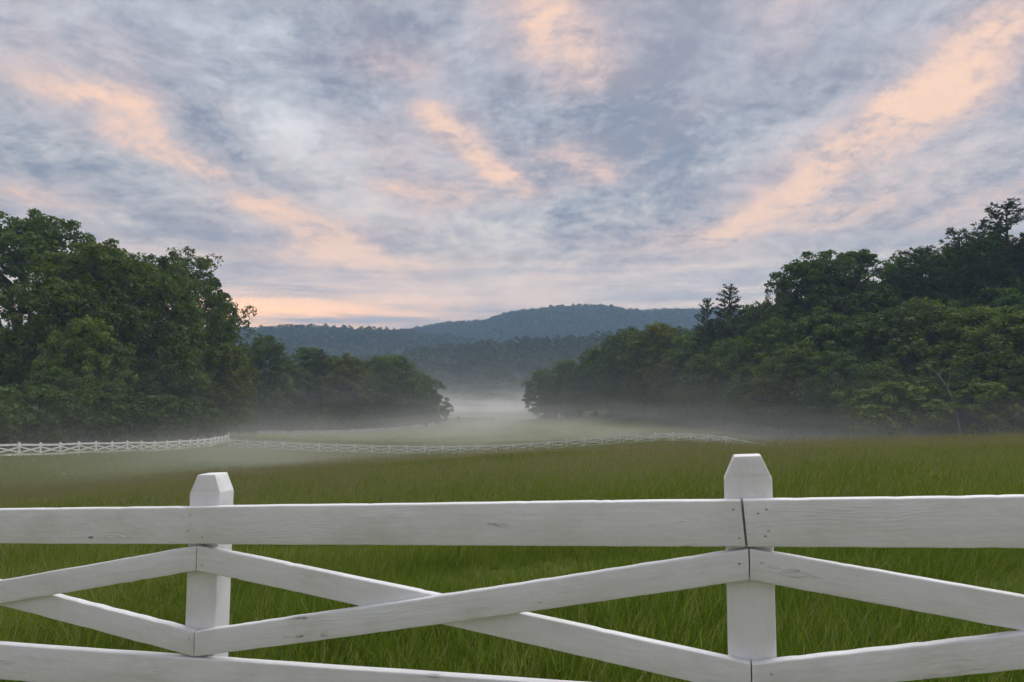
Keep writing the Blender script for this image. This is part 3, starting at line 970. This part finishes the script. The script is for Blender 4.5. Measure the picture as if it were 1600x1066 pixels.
def near_post(parent, fr, s, top, bottom, seed, twist=0.0, lean=0.0):
    """4 x 6 inch post with a four-way chamfered head"""
    wx, wd = 0.137, 0.082
    ch, tw, td = 0.068, 0.078, 0.072
    rng = np.random.default_rng(seed)
    rows = [(bottom, 1, 1)]
    for k in np.linspace(bottom + .05, top - ch - .003, 26):
        rows.append((k, 1 + rng.normal() * .004, 1 + rng.normal() * .006))
    rows += [(top - ch, 1, 1), (top - ch + 0.005, .975, .972)]
    for k in np.linspace(.1, .94, 5):
        rows.append((top - ch + ch * k, 1 + (tw / wx - 1) * k, 1 + (td / wd - 1) * k))
    rows += [(top - 0.0015, tw / wx * .985, td / wd * .98), (top, tw / wx * .92, td / wd * .88)]
    vs_list, gr = [], []
    for h, a, b in rows:
        pr = profile(wd * b, wx * a, 0.006 * min(a, b), 2)     # (n-direction, s-direction)
        sh = pr[:, 1] + lean * (h - top)
        ca, sa = math.cos(twist), math.sin(twist)
        S = s + sh * ca - pr[:, 0] * sa
        N = -wd / 2 - 0.001 + pr[:, 0] * ca + sh * sa
        vs_list.append(frame_to_world(*fr, S, np.full(len(pr), h), N))
        gr.append(np.column_stack([np.full(len(pr), h), pr[:, 1] + pr[:, 0] * .7, np.full(len(pr), seed * 5.3)]))
    K = len(vs_list[0]); m = len(rows)
    v = np.concatenate(vs_list)
    i = np.arange(m * K).reshape(m, K); j = np.roll(i, -1, 1)
    q = np.stack([i[:-1], j[:-1], j[1:], i[1:]], -1).reshape(-1, 4)
    caps = [(i[-1, 0], i[-1, a], i[-1, a + 1]) for a in range(1, K - 1)]
    me = np_mesh('post', v, q, np.array(caps), attrs={'grain': np.concatenate(gr)}, smooth=True, mat=M_PAINT)
    me.set_sharp_from_angle(angle=R(28))
    return link(bpy.data.objects.new('post', me), parent)


# near fence: fitted line of the rails in front of the photographer
pR = at(1168, 778, 2.14)
pL = at(319, 789.6, 2.69)
dv = pL - pR
BAY = math.hypot(dv[0], dv[1])
ndir = (dv[0] / BAY, dv[1] / BAY)
FR = (pR, ndir, dv[2] / BAY)
RH, BH = 0.138, 0.090
BV = BH / math.cos(math.atan2(0.36, BAY))      # vertical cut of a brace
TH = 0.038
fence = empty('board_fence', (pR[0], pR[1], gz(pR[0], pR[1])))
tag(fence, 'large white crossbuck board fence across the foreground', 'fence')
bpy.context.view_layer.update()
fence_inv = fence.matrix_world.inverted()


def near(o):
    o.matrix_parent_inverse = fence_inv
    return o


for k in (-2, -1, 0, 1, 2, 3):
    gzk = gz(pR[0] + ndir[0] * k * BAY, pR[1] + ndir[1] * k * BAY) - (pR[2] + FR[2] * k * BAY)
    near(near_post(fence, FR, k * BAY + (0.0 if k else -0.002), 0.124 if k == 0 else 0.114, gzk - 0.35, 100 + k, 0.0, -0.010 if k == 1 else 0.004))
UP, LO = -RH - 0.006 - BV / 2, -0.474 - BV / 2
BOT = LO - BV / 2 - 0.003 - RH / 2
G = 0.0035
seed = 1
# top rails butt over every second post, with a slightly open slanted joint
for a, b in ((-2, 0), (0, 2), (2, 3)):
    o = near(board('rail', fence, FR, a * BAY + G + (0.012 if a == 0 else 0.0), b * BAY - G + (0.012 if b == 0 else 0), -RH / 2, -RH / 2, RH, TH, 0, 0, seed, 320,
                   cut0=0.011 if a == 0 else 0, cut1=0.011 if b == 0 else 0)); seed += 1
    sp = []
    if a == 0:
        sp = [(0.045, -0.03), (0.05, -0.062), (0.04, -0.107), (BAY + .02, -.025), (BAY + .03, -.075), (BAY - .035, -.035), (BAY - .03, -.11)]
    if b == 0:
        sp = [(-0.02, -0.035), (-0.014, -0.09), (-0.052, -0.03), (-0.055, -0.075), (-0.052, -0.117)]
    nails(o, FR, [(s, h, TH) for s, h in sp])
for a, b in ((-2, 0), (0, 2), (2, 3)):
    near(board('rail', fence, FR, a * BAY + G, b * BAY - G, BOT + .019 * a, BOT + .019 * b, RH, TH, 0, 0, seed, 320)); seed += 1
for k in (-2, -1, 0, 1, 2):
    s0, s1 = k * BAY + 0.002, (k + 1) * BAY - 0.002
    # front brace climbs to the right, rear brace crosses behind it; both spring apart at the crossing
    o = near(board('brace', fence, FR, s0, s1, UP, LO + .019 * (k + 1), BV, TH * .9, 0, 0.015, seed, 180)); seed += 1
    nails(o, FR, [(s0 + .03, UP + .022, TH * .9 + .001), (s0 + .028, UP - .022, TH * .9 + .001), (s1 - .03, LO + .02 + .019 * (k + 1), TH * .9 + .001)])
    o = near(board('brace', fence, FR, s0, s1, LO + .019 * k, UP, BV, TH * .9, 0, -0.0135, seed, 180)); seed += 1
    nails(o, FR, [(s1 - .03, UP + .022, TH * .9 - .001), (s1 - .028, UP - .02, TH * .9 - .001), (s0 + .03, LO + .01 + .019 * k, TH * .9 - .001)])


def far_fence(name, label, pts, bay=2.0, mat=M_FARPAINT, tall=None, cross=True, scale=1.0):
    """crossbuck fence following the ground along a polyline"""
    pts = np.array(pts, float)
    seg = np.hypot(*np.diff(pts, axis=0).T); cum = np.concatenate([[0], np.cumsum(seg)])
    n = int(round(cum[-1] / bay))
    ds = np.linspace(0, cum[-1], n + 1)
    P = np.column_stack([np.interp(ds, cum, pts[:, 0]), np.interp(ds, cum, pts[:, 1])])
    Z = ground_z(P[:, 0], P[:, 1]) + 0.12
    root = empty(name, (P[0, 0], P[0, 1], Z[0] - .12))
    tag(root, label, 'fence')
    inv = Matrix.Translation((-P[0, 0], -P[0, 1], -(Z[0] - .12)))
    prng = np.random.default_rng(len(label))

    def bar(nm, a, b, hh, th, off):
        a = np.array(a, float); b = np.array(b, float)
        d = unit(b - a); nrm = unit(np.array([d[1], -d[0], 0]))
        if (nrm[:2] * a[:2]).sum() > 0: nrm = -nrm
        upv = np.array([0, 0, 1.0])
        v = []
        for p in (a, b):
            for su, sn in ((-.5, 0), (.5, 0), (.5, 1), (-.5, 1)):
                v.append(p + upv * hh * su + nrm * (off + th * sn))
        q = [(0, 1, 5, 4), (1, 2, 6, 5), (2, 3, 7, 6), (3, 0, 4, 7), (0, 3, 2, 1), (4, 5, 6, 7)]
        o = link(bpy.data.objects.new(nm, np_mesh(nm, np.array(v), np.array(q), mat=mat)), root)
        o.matrix_parent_inverse = inv
        return o

    s_ = scale
    for i in range(n + 1):
        w, dpt = .15 * s_, .10 * s_
        dirn = unit(P[min(i + 1, n)] - P[max(i - 1, 0)]); nr = np.array([dirn[1], -dirn[0]])
        hgt = (1.16 + (tall or {}).get(i, 0)) * s_
        lean = prng.normal(size=2) * .012
        v = []
        for h, k in ((-.5, 1), (hgt - .07, 1), (hgt, .55)):
            for a, b in ((-1, -1), (1, -1), (1, 1), (-1, 1)):
                xy = P[i] + dirn * a * w / 2 * k + nr * b * dpt / 2 * k + lean * h
                v.append((xy[0], xy[1], Z[i] - .12 + h))
        q = [(4 * r + c, 4 * r + (c + 1) % 4, 4 * r + 4 + (c + 1) % 4, 4 * r + 4 + c) for r in range(2) for c in range(4)] + [(8, 9, 10, 11)]
        o = link(bpy.data.objects.new('post', np_mesh('post', np.array(v), np.array(q), mat=mat)), root)
        o.matrix_parent_inverse = inv
    for i in range(n):
        A = np.array([*P[i], Z[i]]); B = np.array([*P[i + 1], Z[i + 1]])
        up = lambda p, h: p + np.array([0, 0, h * s_])
        off = .052 * s_
        bar('rail', up(A, .85), up(B, .85), .15 * s_, .03, off)
        bar('rail', up(A, .14), up(B, .14), .15 * s_, .03, off)
        if cross:
            bar('brace', up(A, .70), up(B, .28), .10 * s_, .025, off)
            bar('brace', up(A, .28), up(B, .70), .10 * s_, .025, off + .027)
        else:
            bar('rail', up(A, .5), up(B, .5), .12 * s_, .03, off)
    return root


far_fence('board_fence', 'white crossbuck fence running back past the oak to a corner on the left',
          [(-37.6, 40), (-36.4, 50), (-33.6, 74), (-34.0, 80), (-36.0, 90)], 2.0, tall={25: .25})
far_fence('board_fence', 'misty white crossbuck fence crossing the swale behind the grassy crest', [(-31.9, 80), (-17, 80.5), (0, 80), (12, 80), (18, 80), (24, 80), (34, 82)], 2.0)
far_fence('board_fence', 'faint thin white fence along the foot of the middle left wood', [(-47, 131), (-36, 138), (-25, 150), (-18, 164)], 2.4, scale=0.6)
far_fence('board_fence', 'small dark fence fading into the bright valley mist', [(-21, 172), (-14, 176), (-5, 180)], 2.4,
          mat=simple_mat('grey_weathered_wood', (.12, .115, .10), (.2, .19, .17), 2.0, .9), cross=False)
plant('bush', 717, 176, 650, 'tiny dark upright shrub beside the small dark fence', color=DARK, wide=.5)

# ------------------------------------------------------------------ grass
def tuft(name, seed, blades, radius, hmin, hmax, width, stems, tint, stem_h=1.5, lean=0.18):
    rng = np.random.default_rng(seed)
    V, T, TT, n0 = [], [], [], 0
    for i in range(blades + stems):
        st = i >= blades
        a, r = rng.uniform(0, 6.28), radius * math.sqrt(rng.uniform())
        base = np.array([math.cos(a) * r, math.sin(a) * r, -0.03])
        h = rng.uniform(hmin, hmax) * (stem_h if st else 1)
        out = np.array([math.cos(a + rng.normal() * .9), math.sin(a + rng.normal() * .9), 0]) * h * rng.uniform(.08, .55 if not st else .28)
        out = out + np.array([lean * h, 0, 0])
        side = unit(np.array([rng.normal(), rng.normal(), 0]))
        w = width * rng.uniform(.7, 1.3) * (.55 if st else 1)
        tb = np.clip(rng.normal(tint, .17), 0, 1)
        if rng.uniform() < .11: tb = rng.uniform(.6, .95)
        ks = (0, .4, .75, 1.0)
        pts = [base + np.array([0, 0, h * (k - .10 * k * k)]) + out * k ** 2.0 for k in ks]
        vv = []
        for k, p in zip(ks[:-1], pts[:-1]):
            ww = w * (1 - .55 * k) / 2
            vv += [p - side * ww, p + side * ww]
        vv.append(pts[-1])
        V += vv
        T += [(n0, n0 + 1, n0 + 3), (n0, n0 + 3, n0 + 2), (n0 + 2, n0 + 3, n0 + 5), (n0 + 2, n0 + 5, n0 + 4), (n0 + 4, n0 + 5, n0 + 6)]
        TT += [tb + (.25 if st else 0)] * 7
        n0 += 7
        if st:      # seed head
            tip = pts[-1]; d = unit(pts[-1] - pts[-2])
            hl = rng.uniform(.05, .11) * (width / .005) ** .5
            for sd_ in (side, np.cross(d, side)):
                hw = w * 1.3
                V += [tip - d * hl * .2, tip + d * hl * .35 + sd_ * hw, tip + d * hl, tip + d * hl * .35 - sd_ * hw]
                T += [(n0, n0 + 1, n0 + 2), (n0, n0 + 2, n0 + 3)]
                TT += [rng.uniform(.78, 1.0)] * 4
                n0 += 4
    me = np_mesh(name, np.array(V), None, np.array(T), attrs={'tint': np.array(TT)}, mat=M_GRASS)
    return bpy.data.objects.new(name, me)


def grass_patch(name, label, protos, xy, scales, tones, seed):
    """instances tufts on scattered points with geometry nodes"""
    rng = np.random.default_rng(seed)
    n = len(xy)
    z = ground_z(xy[:, 0], xy[:, 1])
    me = bpy.data.meshes.new(name)
    me.vertices.add(n); me.vertices.foreach_set('co', np.column_stack([xy, z]).astype(np.float32).ravel())
    def fa(k, a):
        t = me.attributes.new(k, 'FLOAT', 'POINT'); t.data.foreach_set('value', np.asarray(a, np.float32))
    fa('size', scales); fa('tone', tones)
    ii = me.attributes.new('pick', 'INT', 'POINT'); ii.data.foreach_set('value', rng.integers(0, len(protos), n).astype(np.int32))
    ro = me.attributes.new('turn', 'FLOAT_VECTOR', 'POINT')
    rot = np.column_stack([rng.normal(size=n) * .08, rng.normal(size=n) * .08, rng.normal(size=n) * .9])
    ro.data.foreach_set('vector', rot.astype(np.float32).ravel())
    o = link(bpy.data.objects.new(name, me))
    tag(o, label, 'grass', kind='stuff')
    coll = bpy.data.collections.new(name + '_tufts')
    for p in protos: coll.objects.link(p)
    ng = bpy.data.node_groups.new(name, 'GeometryNodeTree')
    ng.interface.new_socket('Geometry', in_out='INPUT', socket_type='NodeSocketGeometry')
    ng.interface.new_socket('Geometry', in_out='OUTPUT', socket_type='NodeSocketGeometry')
    N, L = ng.nodes, ng.links
    gi, go = N.new('NodeGroupInput'), N.new('NodeGroupOutput')
    m2p = N.new('GeometryNodeMeshToPoints')
    ci = N.new('GeometryNodeCollectionInfo'); ci.inputs['Collection'].default_value = coll
    ci.inputs['Separate Children'].default_value = True; ci.inputs['Reset Children'].default_value = True
    iop = N.new('GeometryNodeInstanceOnPoints'); iop.inputs['Pick Instance'].default_value = True
    def na(k, t):
        a = N.new('GeometryNodeInputNamedAttribute'); a.data_type = t; a.inputs['Name'].default_value = k
        return a.outputs['Attribute']
    L.new(gi.outputs[0], m2p.inputs['Mesh']); L.new(m2p.outputs[0], iop.inputs['Points'])
    L.new(ci.outputs[0], iop.inputs['Instance']); L.new(na('pick', 'INT'), iop.inputs['Instance Index'])
    L.new(na('turn', 'FLOAT_VECTOR'), iop.inputs['Rotation']); L.new(na('size', 'FLOAT'), iop.inputs['Scale'])
    L.new(iop.outputs[0], go.inputs[0])
    md = o.modifiers.new('tufts', 'NODES'); md.node_group = ng
    return o


rng = np.random.default_rng(77)
patchf = sines(rng, 9, 0.25, 1.6)


def scatter(n, x0f, x1f, y0, y1):
    y = np.sqrt(rng.uniform(y0 ** 2, y1 ** 2, n))
    x = y * rng.uniform(x0f, x1f, n)
    return np.column_stack([x, y])


tufts_near = [tuft('tuft', 200 + i, 58, .12, .07, .25, .0040, 0, .20 + .05 * (i % 3)) for i in range(5)]
tufts_mid = [tuft('tuft', 220 + i, 60, .20, .13, .34, .0058, 2 + (i % 2), .27 + .06 * (i % 3), 1.6) for i in range(5)]
tufts_far = [tuft('tuft', 240 + i, 40, .34, .22, .48, .020, 3, .30 + .07 * (i % 3), 1.45) for i in range(4)]
p = np.vstack([scatter(13000, -1.15, 1.15, 1.3, 9.0), np.column_stack([rng.uniform(-4, 4, 1800), rng.uniform(1.0, 3.2, 1800)])])
p = p[p[:, 1] > pR[1] + (p[:, 0] - pR[0]) * ndir[1] / ndir[0] + 0.16]
grass_patch('meadow_grass', 'lush green blades of grass just behind the foreground fence', tufts_near, p,
            rng.uniform(.6, 1.4, len(p)) * np.clip(1 + .34 * patchf(p[:, 0] * 2.6, p[:, 1] * 2.6), .45, 1.7), np.clip(.34 + .30 * patchf(p[:, 0], p[:, 1]) + rng.normal(size=len(p)) * .24, 0, 1), 1)
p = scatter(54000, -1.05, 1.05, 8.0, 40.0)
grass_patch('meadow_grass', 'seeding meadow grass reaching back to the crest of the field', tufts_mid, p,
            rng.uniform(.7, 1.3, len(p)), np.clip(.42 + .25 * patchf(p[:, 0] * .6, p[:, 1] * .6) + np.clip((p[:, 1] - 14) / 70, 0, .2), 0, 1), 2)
tufts_seed = [tuft('tuft', 260 + i, 8, .22, .20, .36, .0050, 11, .55, 1.75) for i in range(3)]
p = scatter(11000, -1.05, 1.05, 13.0, 40.0)
p = p[patchf(p[:, 0] * .5 + 9, p[:, 1] * .5) + p[:, 1] / 22 > 0.75]
grass_patch('meadow_grass', 'tan seed heads standing above the grass along the crest', tufts_seed, p,
            rng.uniform(.75, 1.2, len(p)), rng.uniform(.45, .8, len(p)), 4)
p = scatter(42000, -1.0, 1.0, 38.0, 100.0)
p = p[(p[:, 0] > -44)]
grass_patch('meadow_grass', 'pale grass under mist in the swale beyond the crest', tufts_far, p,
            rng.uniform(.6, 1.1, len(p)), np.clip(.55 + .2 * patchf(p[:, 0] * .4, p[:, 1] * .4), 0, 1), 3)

# ------------------------------------------------------------------ mist and haze
def mat_mist():
    """ground mist: thickest at the valley floor, thinning upwards, drifting in banks"""
    m, n, l, g, out = new_mat('mist')
    tcn = n.new('ShaderNodeTexCoord')
    x, y, z = g.sep(tcn.outputs['Object'])
    base = g.mapr(y, 25.0, 140.0, EYE - 5.6, EYE - 9.6, smooth=False)       # floor of the valley falls away
    hgt = g.m('MAXIMUM', g.m('SUBTRACT', z, base), 0.0)

    def bank(cx, cy, rx, ry, amp, hs):
        ex = g.m('DIVIDE', g.m('SUBTRACT', x, cx), rx); ey = g.m('DIVIDE', g.m('SUBTRACT', y, cy), ry)
        q = g.m('ADD', g.m('MULTIPLY', ex, ex), g.m('MULTIPLY', ey, ey))
        q = g.m('ADD', q, g.m('DIVIDE', hgt, hs))
        return g.m('MULTIPLY', g.m('POWER', 2.71828, g.m('MULTIPLY', q, -1.0)), amp)
    d = bank(18, 135, 50, 60, 0.016, 2.3)           # in front of the right wood
    d = g.m('ADD', d, bank(5, 290, 90, 120, 0.023, 2.5))     # far valley
    d = g.m('ADD', d, bank(-22, 50, 30, 26, 0.020, 1.6))    # swale by the fences
    d = g.m('ADD', d, bank(70, 95, 40, 30, 0.008, 2.2))      # foot of the near right wood
    d = g.m('ADD', d, bank(0, 480, 260, 160, 0.003, 9.0))    # hanging before the far hills
    d = g.m('ADD', d, bank(0, 165, 130, 80, 0.0008, 9.0))    # thin veil up to the crowns
    nz = g.noise(g.xyz(g.m('MULTIPLY', x, 0.05), g.m('MULTIPLY', y, 0.03), g.m('MULTIPLY', z, 0.30)), 1.0, 4, 0.6)
    d = g.m('MULTIPLY', d, g.mapr(nz, 0.32, 0.66, 0.25, 1.7))
    v = n.new('ShaderNodeVolumePrincipled')
    l.new(d, v.inputs['Density'])
    v.inputs['Color'].default_value = (0.95, 0.93, 0.93, 1)
    l.new(v.outputs[0], out.inputs['Volume'])
    return m


def closed_box(name, x0, x1, y0, y1, z0, z1, mat):
    me = bpy.data.meshes.new(name)
    me.from_pydata([(x0, y0, z0), (x1, y0, z0), (x1, y1, z0), (x0, y1, z0), (x0, y0, z1), (x1, y0, z1), (x1, y1, z1), (x0, y1, z1)], [],
                   [(3, 2, 1, 0), (4, 5, 6, 7), (0, 1, 5, 4), (1, 2, 6, 5), (2, 3, 7, 6), (3, 0, 4, 7)])
    me.materials.append(mat)
    return link(bpy.data.objects.new(name, me))


mist = closed_box('mist', -230, 230, 22, 600, -16, 24, mat_mist())
tag(mist, 'bank of pale ground mist drifting along the valley floor', 'mist', kind='stuff')

haze = closed_box('haze', -3300, 3300, -200, 3300, -40, 215, mat_volume('haze', 0.00044, (0.40, 0.60, 0.86)))
tag(haze, 'thin blue evening haze over the whole valley', 'haze', kind='stuff')
